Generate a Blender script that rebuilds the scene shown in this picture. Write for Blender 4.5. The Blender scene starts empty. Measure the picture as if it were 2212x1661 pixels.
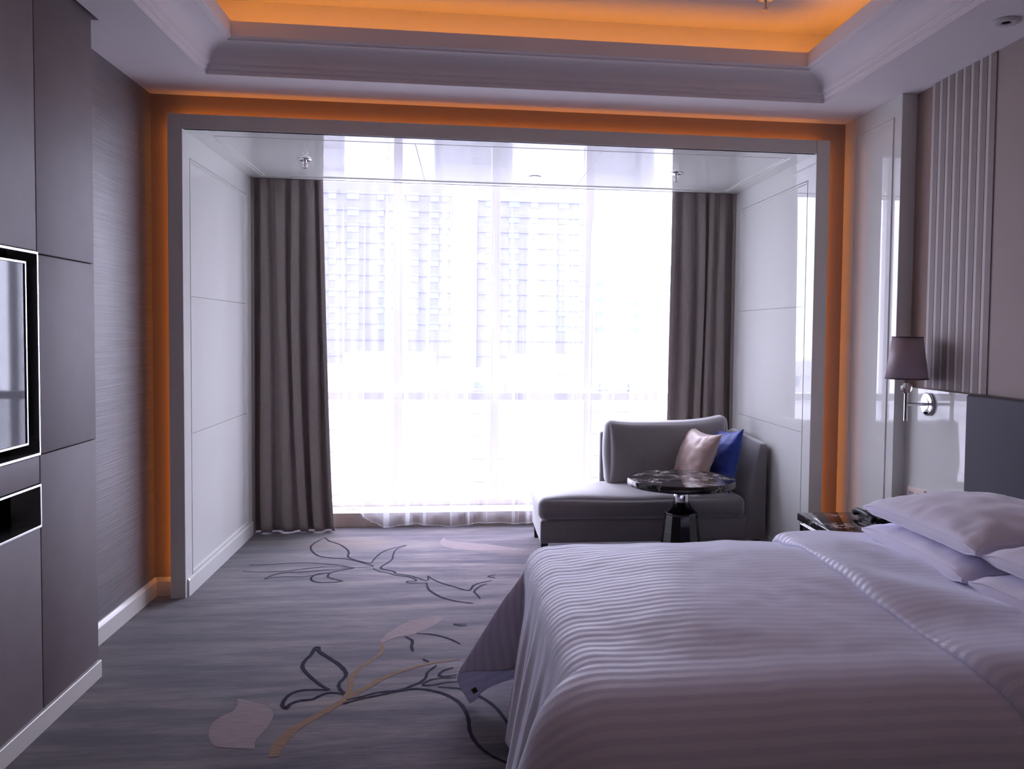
import bpy, bmesh, math, random
from mathutils import Vector, Matrix, noise
random.seed(4)
SC = bpy.context.scene
C = SC.collection
PI = math.pi

# ---------------------------------------------------------------- camera
F_PX, CX, CY = 1898.6, 1247.7, 804.6
YAW, PITCH, ROLL, CAM_H = 0.1290, 0.0440, 0.0120, 1.460
cam = bpy.data.cameras.new('camera'); cam_o = bpy.data.objects.new('camera', cam); C.objects.link(cam_o)
fw = Vector((math.sin(YAW)*math.cos(PITCH), math.cos(YAW)*math.cos(PITCH), -math.sin(PITCH)))
rt = Vector((math.cos(YAW), -math.sin(YAW), 0)); up = rt.cross(fw)
R_ = rt*math.cos(ROLL) + up*math.sin(ROLL); U_ = up*math.cos(ROLL) - rt*math.sin(ROLL)
m = Matrix((R_, U_, -fw)).transposed().to_4x4(); m.translation = (0, 0, CAM_H)
cam_o.matrix_world = m
cam.sensor_width = 36; cam.lens = F_PX/2212*36
cam.shift_x = -(CX-1106)/2212; cam.shift_y = (CY-830.5)/2212
cam.clip_start = 0.05; cam.clip_end = 600
SC.camera = cam_o

# ---------------------------------------------------------------- world, light, exposure
SKY = (0.83, 0.80, 1.0); SKY_S = 14.5
w = bpy.data.worlds.new('sky'); SC.world = w; w.use_nodes = True
wn = w.node_tree.nodes; wl = w.node_tree.links
bg = wn['Background']; bg.inputs['Strength'].default_value = SKY_S
tc = wn.new('ShaderNodeTexCoord'); sx = wn.new('ShaderNodeSeparateXYZ'); rp = wn.new('ShaderNodeValToRGB')
wl.new(tc.outputs['Generated'], sx.inputs[0]); wl.new(sx.outputs['Z'], rp.inputs[0])
rp.color_ramp.elements[0].position = 0.0; rp.color_ramp.elements[0].color = (SKY[0]*.8, SKY[1]*.8, SKY[2]*.8, 1)
rp.color_ramp.elements[1].position = 0.6; rp.color_ramp.elements[1].color = (*SKY, 1)
wl.new(rp.outputs[0], bg.inputs['Color'])
pl = bpy.data.lights.new('window_daylight_portal', 'AREA'); pl.shape = 'RECTANGLE'; pl.size = 3.6; pl.size_y = 2.7
po = bpy.data.objects.new('window_daylight_portal', pl); C.objects.link(po)
po.location = (0.27, 7.12, 1.35); po.rotation_euler = (-PI/2, 0, 0); pl.cycles.is_portal = True
SC.view_settings.view_transform = 'Standard'; SC.view_settings.look = 'None'
SC.view_settings.gamma = 1; SC.view_settings.use_curve_mapping = False
SC.view_settings.exposure = 0.0
cy = SC.cycles
cy.max_bounces = 14; cy.diffuse_bounces = 7; cy.glossy_bounces = 5; cy.transmission_bounces = 8; cy.transparent_max_bounces = 12
cy.caustics_reflective = False; cy.caustics_refractive = False
cy.sample_clamp_indirect = 8; cy.use_denoising = True; cy.use_light_tree = True
try: cy.denoiser = 'OPENIMAGEDENOISE'
except Exception: pass

# ---------------------------------------------------------------- helpers
ROOT = {}
def obj(name, bm, mat, parent=None, smooth=False):
    """link a bmesh (in room coordinates) as one mesh object, under parent if given"""
    me = bpy.data.meshes.new(name)
    if smooth is not False:
        for f in bm.faces: f.smooth = True
    if parent is not None:
        bmesh.ops.translate(bm, vec=-Vector(ROOT.get(parent.name, (0, 0, 0))), verts=bm.verts)
    bmesh.ops.recalc_face_normals(bm, faces=bm.faces) if smooth != 'keep' else None
    bm.to_mesh(me); bm.free()
    o = bpy.data.objects.new(name, me); C.objects.link(o)
    for k in (mat if isinstance(mat, (list, tuple)) else [mat]): me.materials.append(k)
    if parent is not None:
        o.parent = parent; ROOT[o.name] = ROOT.get(parent.name, (0, 0, 0))
    else: ROOT[o.name] = (0, 0, 0)
    if smooth is True:
        try: me.set_sharp_from_angle(angle=math.radians(42))
        except Exception: pass
    return o
def thing(name, label, cat, loc, group=None):
    o = bpy.data.objects.new(name, None); C.objects.link(o); o.location = loc; o.empty_display_size = .05
    o['label'] = label; o['category'] = cat
    if group: o['group'] = group
    ROOT[o.name] = tuple(loc); return o
def tag(o, label, cat, group=None):
    o['label'] = label; o['category'] = cat
    if group: o['group'] = group
    return o
def struct(name, bm, mat, parent=None, smooth=False):
    o = obj(name, bm, mat, parent, smooth)
    if parent is None: o['kind'] = 'structure'
    return o
def B(): return bmesh.new()
def box(bm, x0, x1, y0, y1, z0, z1, bev=0, seg=2, mi=0):
    n0 = len(bm.faces)
    t = bmesh.new()
    vs = bmesh.ops.create_cube(t, size=1)['verts']
    for v in vs:
        v.co.x = x0+(v.co.x+.5)*(x1-x0); v.co.y = y0+(v.co.y+.5)*(y1-y0); v.co.z = z0+(v.co.z+.5)*(z1-z0)
    if bev: bmesh.ops.bevel(t, geom=list(t.edges), offset=bev, segments=seg, profile=.5, affect='EDGES')
    merge(bm, t, mi); return bm
def merge(bm, t, mi=0, M=None):
    vm = {}
    for v in t.verts: vm[v] = bm.verts.new(M @ v.co if M else v.co)
    for f in t.faces:
        try: g = bm.faces.new([vm[v] for v in f.verts]); g.material_index = mi; g.smooth = f.smooth
        except ValueError: pass
    t.free()
def lathe(bm, prof, cx, cy, n=40, M=None, mi=0, rot=0):
    """prof: list of (r, z); spun about a vertical axis at cx, cy"""
    t = bmesh.new(); rings = []
    for r, z in prof:
        if r < 1e-6: rings.append([t.verts.new((cx, cy, z))])
        else: rings.append([t.verts.new((cx+r*math.cos(2*PI*k/n+rot), cy+r*math.sin(2*PI*k/n+rot), z)) for k in range(n)])
    for a, b in zip(rings, rings[1:]):
        for k in range(n):
            k2 = (k+1) % n
            q = [a[0]] if len(a) == 1 else [a[k], a[k2]]
            p = [b[0]] if len(b) == 1 else [b[k2], b[k]]
            if len(q)+len(p) > 2: t.faces.new(q+p)
    if len(rings[0]) > 1: t.faces.new(rings[0][::-1])
    if len(rings[-1]) > 1: t.faces.new(rings[-1])
    merge(bm, t, mi, M)
def tube(bm, pts, r, n=10, mi=0, closed=False):
    pts = [Vector(p) for p in pts]; rings = []; N = len(pts); t = bmesh.new(); prev = None
    for i, p in enumerate(pts):
        a = pts[(i-1) % N] if (closed or i > 0) else p; b = pts[(i+1) % N] if (closed or i < N-1) else p
        d = (b-a).normalized()
        if prev is None: u = d.orthogonal().normalized()
        else: u = (prev-d*prev.dot(d)).normalized()
        prev = u; v = d.cross(u); rr = r[i] if isinstance(r, (list, tuple)) else r
        rings.append([t.verts.new(p+(u*math.cos(2*PI*k/n)+v*math.sin(2*PI*k/n))*rr) for k in range(n)])
    for i in range(N if closed else N-1):
        a, b = rings[i], rings[(i+1) % N]
        for k in range(n): t.faces.new((a[k], a[(k+1) % n], b[(k+1) % n], b[k]))
    if not closed: t.faces.new(rings[0][::-1]); t.faces.new(rings[-1])
    merge(bm, t, mi)
def grid(bm, nu, nv, fn, uvfn=None, mi=0):
    """parametric sheet; fn(i, j) gives a point"""
    V = [[bm.verts.new(fn(i, j)) for j in range(nv+1)] for i in range(nu+1)]
    uvl = bm.loops.layers.uv.verify() if uvfn else None
    for i in range(nu):
        for j in range(nv):
            f = bm.faces.new((V[i][j], V[i+1][j], V[i+1][j+1], V[i][j+1])); f.material_index = mi; f.smooth = True
            if uvl:
                for l, (a, b) in zip(f.loops, ((i, j), (i+1, j), (i+1, j+1), (i, j+1))): l[uvl].uv = uvfn(a, b)
    return V
def prism(bm, pts, y0, y1, axis='y', mi=0):
    """extrude a 2D outline; axis y: pts are (x, z); axis x: pts are (y, z); axis z: pts are (x, y)"""
    mk = {'y': lambda p, t: (p[0], t, p[1]), 'x': lambda p, t: (t, p[0], p[1]), 'z': lambda p, t: (p[0], p[1], t)}[axis]
    a = [bm.verts.new(mk(p, y0)) for p in pts]; b = [bm.verts.new(mk(p, y1)) for p in pts]; n = len(pts)
    bm.faces.new(a).material_index = mi; bm.faces.new(b[::-1]).material_index = mi
    for k in range(n): bm.faces.new((a[k], b[k], b[(k+1) % n], a[(k+1) % n])).material_index = mi
def smoothstep(a, b, x):
    t = min(1, max(0, (x-a)/(b-a))) if b != a else (x >= a); return t*t*(3-2*t)
def catmull(P, k=6, closed=False):
    out = []; n = len(P); segs = n if closed else n-1
    g = (lambda i: P[i % n]) if closed else (lambda i: P[min(n-1, max(0, i))])
    for i in range(segs):
        p0, p1, p2, p3 = g(i-1), g(i), g(i+1), g(i+2)
        for s in range(k):
            t = s/k
            out.append(tuple(.5*((2*b)+(-a+c)*t+(2*a-5*b+4*c-d)*t*t+(-a+3*b-3*c+d)*t*t*t) for a, b, c, d in zip(p0, p1, p2, p3)))
    if not closed: out.append(tuple(P[-1]))
    return out

# ---------------------------------------------------------------- materials
def mat(name, col, rough=.6, metal=0, spec=.5, coat=0, sheen=0, bump=None, ior=1.5):
    """bump: (scale xyz, strength) fine noise relief"""
    mm = bpy.data.materials.new(name); mm.use_nodes = True; nt = mm.node_tree; p = nt.nodes['Principled BSDF']
    p.inputs['Base Color'].default_value = (*col, 1); p.inputs['Roughness'].default_value = rough
    p.inputs['Metallic'].default_value = metal; p.inputs['Specular IOR Level'].default_value = spec
    p.inputs['Coat Weight'].default_value = coat; p.inputs['Coat Roughness'].default_value = .03
    p.inputs['Sheen Weight'].default_value = sheen; p.inputs['IOR'].default_value = ior
    if bump:
        n = noise_tex(nt, bump[0]); b = nt.nodes.new('ShaderNodeBump'); b.inputs['Strength'].default_value = bump[1]; b.inputs['Distance'].default_value = .002
        nt.links.new(n, b.inputs['Height']); nt.links.new(b.outputs[0], p.inputs['Normal'])
    return mm
def noise_tex(nt, scale, detail=3, rough=.5, coord='Object'):
    t = nt.nodes.new('ShaderNodeTexCoord'); mp = nt.nodes.new('ShaderNodeMapping'); n = nt.nodes.new('ShaderNodeTexNoise')
    mp.inputs['Scale'].default_value = scale; n.inputs['Scale'].default_value = 1; n.inputs['Detail'].default_value = detail; n.inputs['Roughness'].default_value = rough
    nt.links.new(t.outputs[coord], mp.inputs[0]); nt.links.new(mp.outputs[0], n.inputs['Vector']); return n.outputs['Fac']
def ramp(nt, src, stops):
    r = nt.nodes.new('ShaderNodeValToRGB'); e = r.color_ramp.elements
    while len(e) < len(stops): e.new(.5)
    for k, (p, c) in enumerate(stops): e[k].position = p; e[k].color = (*c, 1)
    nt.links.new(src, r.inputs[0]); return r.outputs[0]
def mixc(nt, fac, a, b, mode='MIX'):
    x = nt.nodes.new('ShaderNodeMix'); x.data_type = 'RGBA'; x.blend_type = mode
    for s, v in ((x.inputs[0], fac), (x.inputs[6], a), (x.inputs[7], b)):
        if isinstance(v, (int, float)): s.default_value = v
        elif isinstance(v, tuple): s.default_value = (*v, 1)
        else: nt.links.new(v, s)
    return x.outputs[2]
def base(mm): return mm.node_tree.nodes['Principled BSDF']
def setcol(mm, out): mm.node_tree.links.new(out, base(mm).inputs['Base Color'])
def emit(name, col, s):
    mm = bpy.data.materials.new(name); mm.use_nodes = True; p = base(mm)
    p.inputs['Base Color'].default_value = (*col, 1); p.inputs['Emission Color'].default_value = (*col, 1); p.inputs['Emission Strength'].default_value = s
    return mm

# carpet: cut-pile, brushed streaks of plum grey with tan flecks
CARP = mat('carpet_pile', (.1, .1, .1), .95, spec=.1, sheen=.2)
nt = CARP.node_tree
a = noise_tex(nt, (1.3, 9, 1), 6, .62); b_ = noise_tex(nt, (10, 130, 1), 3, .6); c_ = noise_tex(nt, (.55, 1.1, 1), 3, .5)
col = ramp(nt, a, [(.30, (.046, .040, .062)), (.44, (.086, .074, .094)), (.56, (.145, .124, .136)), (.72, (.225, .19, .18))])
fl = ramp(nt, b_, [(.30, (.58, .58, .60)), (.70, (1.5, 1.46, 1.46))])
col = mixc(nt, .75, col, fl, 'MULTIPLY')
tn = ramp(nt, c_, [(.60, (0, 0, 0)), (.74, (.55, .55, .55))])
col = mixc(nt, tn, col, (.26, .18, .125)); setcol(CARP, col)
bp = nt.nodes.new('ShaderNodeBump'); bp.inputs['Strength'].default_value = .5; bp.inputs['Distance'].default_value = .004
nt.links.new(noise_tex(nt, (260, 420, 1), 2), bp.inputs['Height']); nt.links.new(bp.outputs[0], base(CARP).inputs['Normal'])
def carpet_inlay(name, c1, c2):
    mm = mat(name, c1, .95, spec=.1); n = noise_tex(mm.node_tree, (14, 150, 1), 4, .6)
    setcol(mm, ramp(mm.node_tree, n, [(.35, c2), (.65, c1)])); return mm
CARP_LINE = carpet_inlay('carpet_navy_line', (.030, .028, .052), (.020, .018, .038))
CARP_PINK = carpet_inlay('carpet_dusty_leaf', (.33, .27, .275), (.245, .20, .215))
CARP_TAN = carpet_inlay('carpet_tan_stem', (.30, .20, .125), (.20, .135, .10))

CEIL = mat('matt_ceiling_paint', (.86, .82, .83), .85, spec=.2)
WALLP = mat('textile_wallpaper', (.42, .385, .41), .42, spec=.3, bump=((2, 2.2, 190), .5))
nt = WALLP.node_tree; setcol(WALLP, ramp(nt, noise_tex(nt, (1.5, 2.5, 170), 4, .6), [(.3, (.15, .136, .142)), (.7, (.23, .21, .218))]))
BRN = mat('taupe_fabric_wall', (.34, .255, .225), .85, spec=.2, bump=((90, 90, 90), .3))
HDW = mat('beige_wall_textile', (.40, .34, .32), .8, spec=.2, bump=((120, 120, 120), .3))
RIB = mat('taupe_pleat', (.29, .245, .235), .7, spec=.3, bump=((60, 60, 200), .2))
RIBL = mat('pale_pleat_edge', (.54, .50, .48), .7, spec=.3)
CAB = mat('taupe_leatherette', (.20, .165, .172), .55, spec=.3, bump=((320, 320, 320), .12))
nt = CAB.node_tree; setcol(CAB, ramp(nt, noise_tex(nt, (3, 3, 3), 4, .6), [(.35, (.155, .126, .132)), (.65, (.18, .148, .154))]))
GLOSS = mat('white_gloss_lacquer', (.72, .725, .685), .022, spec=.5)
TRIMW = mat('white_satin_lacquer', (.72, .70, .65), .22, spec=.5)
DARK = mat('dark_gap', (.02, .018, .018), .8)
CHROME = mat('chrome', (.86, .86, .88), .06, metal=1)
STEEL = mat('polished_steel_trim', (.88, .88, .90), .25, metal=1)
BLKG = mat('black_gloss', (.006, .006, .008), .05, spec=.5, coat=1)
BLK = mat('black_plastic', (.012, .012, .014), .45, spec=.3)
SCREEN = mat('tv_screen_glass', (.02, .02, .03), .04, spec=.35)
STONE = mat('limestone_sill', (.48, .40, .33), .5)
nt = STONE.node_tree; setcol(STONE, ramp(nt, noise_tex(nt, (9, 9, 9), 5, .65), [(.3, (.40, .33, .27)), (.7, (.56, .48, .41))]))
SOFA = mat('grey_woven_upholstery', (.150, .132, .142), .55, spec=.5, sheen=1.0, bump=((420, 420, 420), .35))
nt = SOFA.node_tree; setcol(SOFA, ramp(nt, noise_tex(nt, (240, 240, 240), 2), [(.35, (.16, .142, .15)), (.65, (.22, .196, .205))]))
PINK = mat('blush_satin', (.52, .375, .33), .38, spec=.5, sheen=.3)
BLUE = mat('royal_blue_satin', (.018, .055, .32), .5, spec=.4, sheen=.3)
WOOD = mat('dark_walnut_leg', (.02, .015, .013), .3)
DRAPE = mat('taupe_drape', (.165, .135, .125), .85, spec=.15, sheen=.25, bump=((300, 300, 300), .4))
nt = DRAPE.node_tree; setcol(DRAPE, ramp(nt, noise_tex(nt, (420, 420, 120), 2), [(.35, (.27, .228, .215)), (.65, (.37, .32, .30))]))
LINEN = mat('white_percale', (.86, .84, .97), .75, spec=.2, sheen=.5, bump=((7, 7, 7), .5))
HEADB = mat('slate_leatherette', (.075, .07, .09), .65, spec=.15, bump=((300, 300, 300), .15))
MARB = mat('dark_emperador_marble', (.02, .02, .02), .06, spec=.45)
nt = MARB.node_tree
d_ = noise_tex(nt, (8, 8, 8), 7, .72); v_ = nt.nodes.new('ShaderNodeMath'); v_.operation = 'SUBTRACT'; v_.inputs[1].default_value = .5; nt.links.new(d_, v_.inputs[0])
ab = nt.nodes.new('ShaderNodeMath'); ab.operation = 'ABSOLUTE'; nt.links.new(v_.outputs[0], ab.inputs[0])
vein = ramp(nt, ab.outputs[0], [(0, (.75, .68, .64)), (.014, (.40, .35, .33)), (.035, (.0, .0, .0))])
msk = ramp(nt, noise_tex(nt, (5, 5, 5), 2), [(.42, (0, 0, 0)), (.60, (1, 1, 1))])
vein = mixc(nt, 1.0, vein, msk, 'MULTIPLY')
setcol(MARB, mixc(nt, 1.0, ramp(nt, noise_tex(nt, (14, 14, 14), 4), [(.3, (.012, .011, .013)), (.7, (.035, .030, .030))]), vein, 'ADD'))
SHADE = mat('mauve_organza_shade', (.46, .36, .385), .5, spec=.5)
nt = SHADE.node_tree; base(SHADE).inputs['Alpha'].default_value = .86
SHADE_T = mat('shade_trim', (.055, .03, .04), .6)
PLATE = mat('socket_plate_plastic', (.80, .66, .60), .35)
WHITEP = mat('white_plastic', (.62, .60, .60), .45)
WPAINT = mat('white_window_frame', (.85, .85, .87), .4)
LED = emit('warm_led', (1.0, .34, .035), 7.5)
LEDC = emit('warm_led_ceiling', (1.0, .40, .045), 6.0)
BULB = emit('warm_bulb', (1.0, .62, .30), 6.0)
def thin(name, tr, col):
    """clear thin pane: mostly see-through, a little mirror"""
    mm = bpy.data.materials.new(name); mm.use_nodes = True; nt = mm.node_tree; nt.nodes.remove(base(mm)); out = nt.nodes['Material Output']
    t = nt.nodes.new('ShaderNodeBsdfTransparent'); t.inputs[0].default_value = (*col, 1); g = nt.nodes.new('ShaderNodeBsdfGlossy'); g.inputs['Roughness'].default_value = .02
    x = nt.nodes.new('ShaderNodeMixShader'); x.inputs[0].default_value = 1-tr
    nt.links.new(t.outputs[0], x.inputs[1]); nt.links.new(g.outputs[0], x.inputs[2]); nt.links.new(x.outputs[0], out.inputs[0]); return mm
PANE = thin('window_glass', .93, (.93, .95, .97))
CRYS = bpy.data.materials.new('crystal'); CRYS.use_nodes = True
base(CRYS).inputs['Transmission Weight'].default_value = 1; base(CRYS).inputs['Roughness'].default_value = .02; base(CRYS).inputs['IOR'].default_value = 1.5; base(CRYS).inputs['Base Color'].default_value = (.97, .96, .97, 1)
# sheer voile: open weave, part see-through, part glowing
SHEER = bpy.data.materials.new('white_voile'); SHEER.use_nodes = True; nt = SHEER.node_tree; nt.nodes.remove(base(SHEER))
out = nt.nodes['Material Output']; t = nt.nodes.new('ShaderNodeBsdfTransparent'); tl = nt.nodes.new('ShaderNodeBsdfTranslucent'); df = nt.nodes.new('ShaderNodeBsdfDiffuse')
t.inputs[0].default_value = (1, 1, 1, 1); tl.inputs[0].default_value = (.93, .92, .98, 1); df.inputs[0].default_value = (.85, .84, .90, 1)
x1 = nt.nodes.new('ShaderNodeMixShader'); x1.inputs[0].default_value = .35; nt.links.new(tl.outputs[0], x1.inputs[1]); nt.links.new(df.outputs[0], x1.inputs[2])
x2 = nt.nodes.new('ShaderNodeMixShader'); nt.links.new(t.outputs[0], x2.inputs[1]); nt.links.new(x1.outputs[0], x2.inputs[2])
th = mixc(nt, 1.0, ramp(nt, noise_tex(nt, (160, 1, .6), 2, .5), [(.3, (.16, .16, .16)), (.7, (.19, .19, .19))]), ramp(nt, noise_tex(nt, (11, 1, .5), 2, .5), [(.38, (.62, .62, .62)), (.62, (1.25, 1.25, 1.25))]), 'MULTIPLY'); nt.links.new(th, x2.inputs[0]); nt.links.new(x2.outputs[0], out.inputs[0])
# bed linen with woven satin stripes, running along u
DUV = mat('satin_stripe_cotton', (.72, .68, .77), .6, spec=.6, sheen=1.0)
base(DUV).inputs['Sheen Roughness'].default_value = .45; base(DUV).inputs['Sheen Tint'].default_value = (.88, .90, 1, 1)
nt = DUV.node_tree; uv = nt.nodes.new('ShaderNodeTexCoord'); sp = nt.nodes.new('ShaderNodeSeparateXYZ'); nt.links.new(uv.outputs['UV'], sp.inputs[0])
def mth(op, a, b=None):
    n = nt.nodes.new('ShaderNodeMath'); n.operation = op
    for k, v in enumerate((a, b)):
        if v is None: continue
        if isinstance(v, (int, float)): n.inputs[k].default_value = v
        else: nt.links.new(v, n.inputs[k])
    return n.outputs[0]
s_ = mth('FRACT', mth('DIVIDE', sp.outputs[1], .037)); s_ = mth('ABSOLUTE', mth('SUBTRACT', s_, .5))
st = ramp(nt, s_, [(.22, (0, 0, 0)), (.28, (1, 1, 1))])
setcol(DUV, mixc(nt, st, (.79, .775, .92), (.875, .855, .985)))
rr = mth('SUBTRACT', .75, mth('MULTIPLY', st, .27)); nt.links.new(rr, base(DUV).inputs['Roughness']); nt.links.new(mth('ADD', .45, mth('MULTIPLY', st, .55)), base(DUV).inputs['Specular IOR Level'])
bp = nt.nodes.new('ShaderNodeBump'); bp.inputs['Strength'].default_value = .22; bp.inputs['Distance'].default_value = .01
nt.links.new(noise_tex(nt, (5, 9, 6), 4, .55), bp.inputs['Height']); nt.links.new(bp.outputs[0], base(DUV).inputs['Normal'])

_nt = DUV.node_tree; _tl = _nt.nodes.new('ShaderNodeBsdfTranslucent'); _tl.inputs[0].default_value = (.86, .83, .92, 1); _mx = _nt.nodes.new('ShaderNodeMixShader'); _mx.inputs[0].default_value = .14
_nt.links.new(base(DUV).outputs[0], _mx.inputs[1]); _nt.links.new(_tl.outputs[0], _mx.inputs[2]); _nt.links.new(_mx.outputs[0], _nt.nodes['Material Output'].inputs[0])

# ================================================================ ROOM SHELL
XL, XR, XR2, YW, YP, YQ, ZC = -1.669, 2.230, 2.313, 5.013, 4.944, 6.452, 2.715
NXL, NXR, NZ = -1.488, 2.027, 2.522

# ---- floor with the woven floral pattern as inlays of the same carpet
LINES= [(0.011, [[-0.962, 6.325], [-0.998, 6.227], [-1.018, 6.107], [-1.009, 6.013], [-0.972, 5.897], [-0.92, 5.805], [-0.849, 5.757], [-0.739, 5.718], [-0.646, 5.636], [-0.564, 5.548], [-0.546, 5.519]]), (0.011, [[-0.962, 6.325], [-0.918, 6.221], [-0.836, 6.117], [-0.767, 5.971], [-0.743, 5.87], [-0.738, 5.791], [-0.709, 5.724], [-0.625, 5.634], [-0.57, 5.601]]), (0.009, [[-0.57, 5.601], [-0.56, 5.712], [-0.532, 5.861], [-0.475, 5.97], [-0.379, 6.061]]), (0.01, [[-0.379, 6.061], [-0.44, 5.944], [-0.45, 5.789], [-0.447, 5.69], [-0.475, 5.581], [-0.501, 5.503], [-0.484, 5.451], [-0.419, 5.4], [-0.395, 5.342], [-0.323, 5.299], [-0.271, 5.247], [-0.219, 5.182], [-0.2, 5.191], [-0.206, 5.278]]), (0.011, [[-0.206, 5.278], [-0.15, 5.158], [-0.051, 5.04], [0.034, 4.956], [0.064, 5.053], [0.103, 5.101], [0.173, 5.148]]), (0.009, [[-0.547, 5.476], [-0.499, 5.399], [-0.447, 5.365], [-0.392, 5.305], [-0.321, 5.269], [-0.273, 5.204], [-0.276, 5.169], [-0.32, 5.173], [-0.308, 5.137], [-0.207, 5.128]]), (0.012, [[-0.207, 5.128], [-0.192, 5.009], [-0.161, 4.925], [-0.103, 4.826], [-0.03, 4.759], [0.06, 4.715]]), (0.01, [[0.097, 4.793], [0.085, 4.856], [0.067, 4.937], [0.102, 5.033], [0.141, 5.081]]), (0.007, [[-1.314, 5.615], [-1.214, 5.615], [-1.077, 5.639], [-0.933, 5.631], [-0.782, 5.575], [-0.661, 5.505], [-0.551, 5.519]]), (0.007, [[-1.32, 5.473], [-1.207, 5.448], [-1.062, 5.455], [-0.97, 5.493], [-0.857, 5.533], [-0.755, 5.525], [-0.66, 5.497]]), (0.008, [[-1.153, 5.287], [-1.122, 5.367], [-1.056, 5.424], [-0.958, 5.427], [-0.806, 5.463], [-0.659, 5.489]]), (0.006, [[-1.153, 5.287], [-1.075, 5.327], [-0.94, 5.322], [-0.85, 5.362], [-0.796, 5.394]]), (0.01, [[-0.796, 5.394], [-0.853, 5.381], [-0.885, 5.311], [-0.873, 5.238], [-0.823, 5.192], [-0.746, 5.186], [-0.692, 5.205]]), (0.01, [[-0.692, 5.205], [-0.769, 5.275], [-0.795, 5.321], [-0.779, 5.412], [-0.659, 5.489]]), (0.016, [[-0.533, 3.613], [-0.583, 3.678], [-0.65, 3.793], [-0.684, 3.871], [-0.689, 3.94], [-0.674, 4.02], [-0.67, 4.105], [-0.655, 4.108], [-0.644, 4.059], [-0.586, 3.971], [-0.531, 3.886], [-0.495, 3.805], [-0.488, 3.749], [-0.503, 3.679], [-0.495, 3.626], [-0.468, 3.573]]), (0.014, [[-0.533, 3.613], [-0.594, 3.623], [-0.653, 3.617], [-0.685, 3.578], [-0.695, 3.515], [-0.689, 3.475], [-0.67, 3.453], [-0.664, 3.488], [-0.635, 3.517], [-0.585, 3.528], [-0.564, 3.558], [-0.536, 3.583], [-0.502, 3.58], [-0.467, 3.565]]), (0.011, [[-0.453, 3.507], [-0.398, 3.533], [-0.336, 3.568], [-0.25, 3.585], [-0.206, 3.623], [-0.173, 3.655], [-0.151, 3.707], [-0.146, 3.762], [-0.11, 3.84]]), (0.013, [[-0.461, 3.471], [-0.402, 3.509], [-0.333, 3.54], [-0.25, 3.576], [-0.183, 3.59], [-0.115, 3.563], [-0.06, 3.516], [-0.013, 3.446], [0.013, 3.366], [0.026, 3.276], [0.031, 3.177], [0.054, 3.082], [0.088, 3.009], [0.127, 2.957], [0.168, 2.917]]), (0.011, [[-0.096, 3.599], [-0.034, 3.584], [0.0, 3.568], [0.034, 3.523], [0.074, 3.486], [0.13, 3.385], [0.169, 3.247], [0.189, 3.147]]), (0.009, [[-0.0, 3.647], [-0.062, 3.644], [-0.117, 3.623], [-0.158, 3.627], [-0.146, 3.661], [-0.105, 3.689], [-0.0, 3.692]]), (0.01, [[-0.007, 3.729], [-0.057, 3.71], [-0.096, 3.72], [-0.079, 3.774], [-0.037, 3.802]]), (0.009, [[-0.219, 4.259], [-0.162, 4.249], [-0.097, 4.208], [-0.049, 4.157], [-0.009, 4.096]]), (0.012, [[-0.268, 4.219], [-0.233, 4.163], [-0.232, 4.084], [-0.221, 4.023]]), (0.007, [[0.023, 4.372], [-0.043, 4.379], [-0.002, 4.352], [0.023, 4.345]]), (0.009, [[-0.175, 3.921], [-0.144, 3.883]]), (0.008, [[0.196, 5.265], [0.153, 5.232], [0.194, 5.2]])]
BLOBS= [[[-0.153, 6.087], [-0.147, 6.21], [-0.124, 6.249], [-0.111, 6.182], [-0.018, 6.125], [0.109, 6.066], [0.222, 6.009], [0.376, 5.893], [0.34, 5.845], [0.217, 5.859], [0.072, 5.88], [-0.062, 5.937], [-0.131, 6.013]], [[-0.38, 4.154], [-0.374, 4.222], [-0.349, 4.303], [-0.292, 4.409], [-0.23, 4.468], [-0.102, 4.491], [-0.127, 4.394], [-0.181, 4.312], [-0.242, 4.245], [-0.311, 4.216], [-0.371, 4.142]], [[-0.877, 3.562], [-0.867, 3.509], [-0.868, 3.448], [-0.897, 3.406], [-0.915, 3.35], [-0.91, 3.274], [-0.887, 3.206], [-0.854, 3.157], [-0.811, 3.14], [-0.764, 3.132], [-0.718, 3.122], [-0.726, 3.176], [-0.719, 3.234], [-0.708, 3.294], [-0.707, 3.379], [-0.724, 3.441], [-0.763, 3.491], [-0.815, 3.527]]]
STEMS= [[[-0.38, 4.154, 0.0111], [-0.363, 4.075, 0.0171], [-0.367, 4.011, 0.0183], [-0.405, 3.913, 0.0179], [-0.444, 3.819, 0.0204], [-0.461, 3.728, 0.0241], [-0.454, 3.639, 0.0263], [-0.457, 3.539, 0.027]], [[-0.008, 3.904, 0.0089], [-0.052, 3.888, 0.0118], [-0.111, 3.874, 0.0162], [-0.182, 3.842, 0.0205], [-0.264, 3.783, 0.0231], [-0.329, 3.715, 0.0269], [-0.388, 3.624, 0.029], [-0.433, 3.553, 0.0311], [-0.471, 3.492, 0.0333], [-0.511, 3.419, 0.0339], [-0.561, 3.343, 0.0369], [-0.608, 3.27, 0.0411], [-0.629, 3.192, 0.0438], [-0.639, 3.129, 0.0429], [-0.638, 3.055, 0.0326]]]

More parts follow.
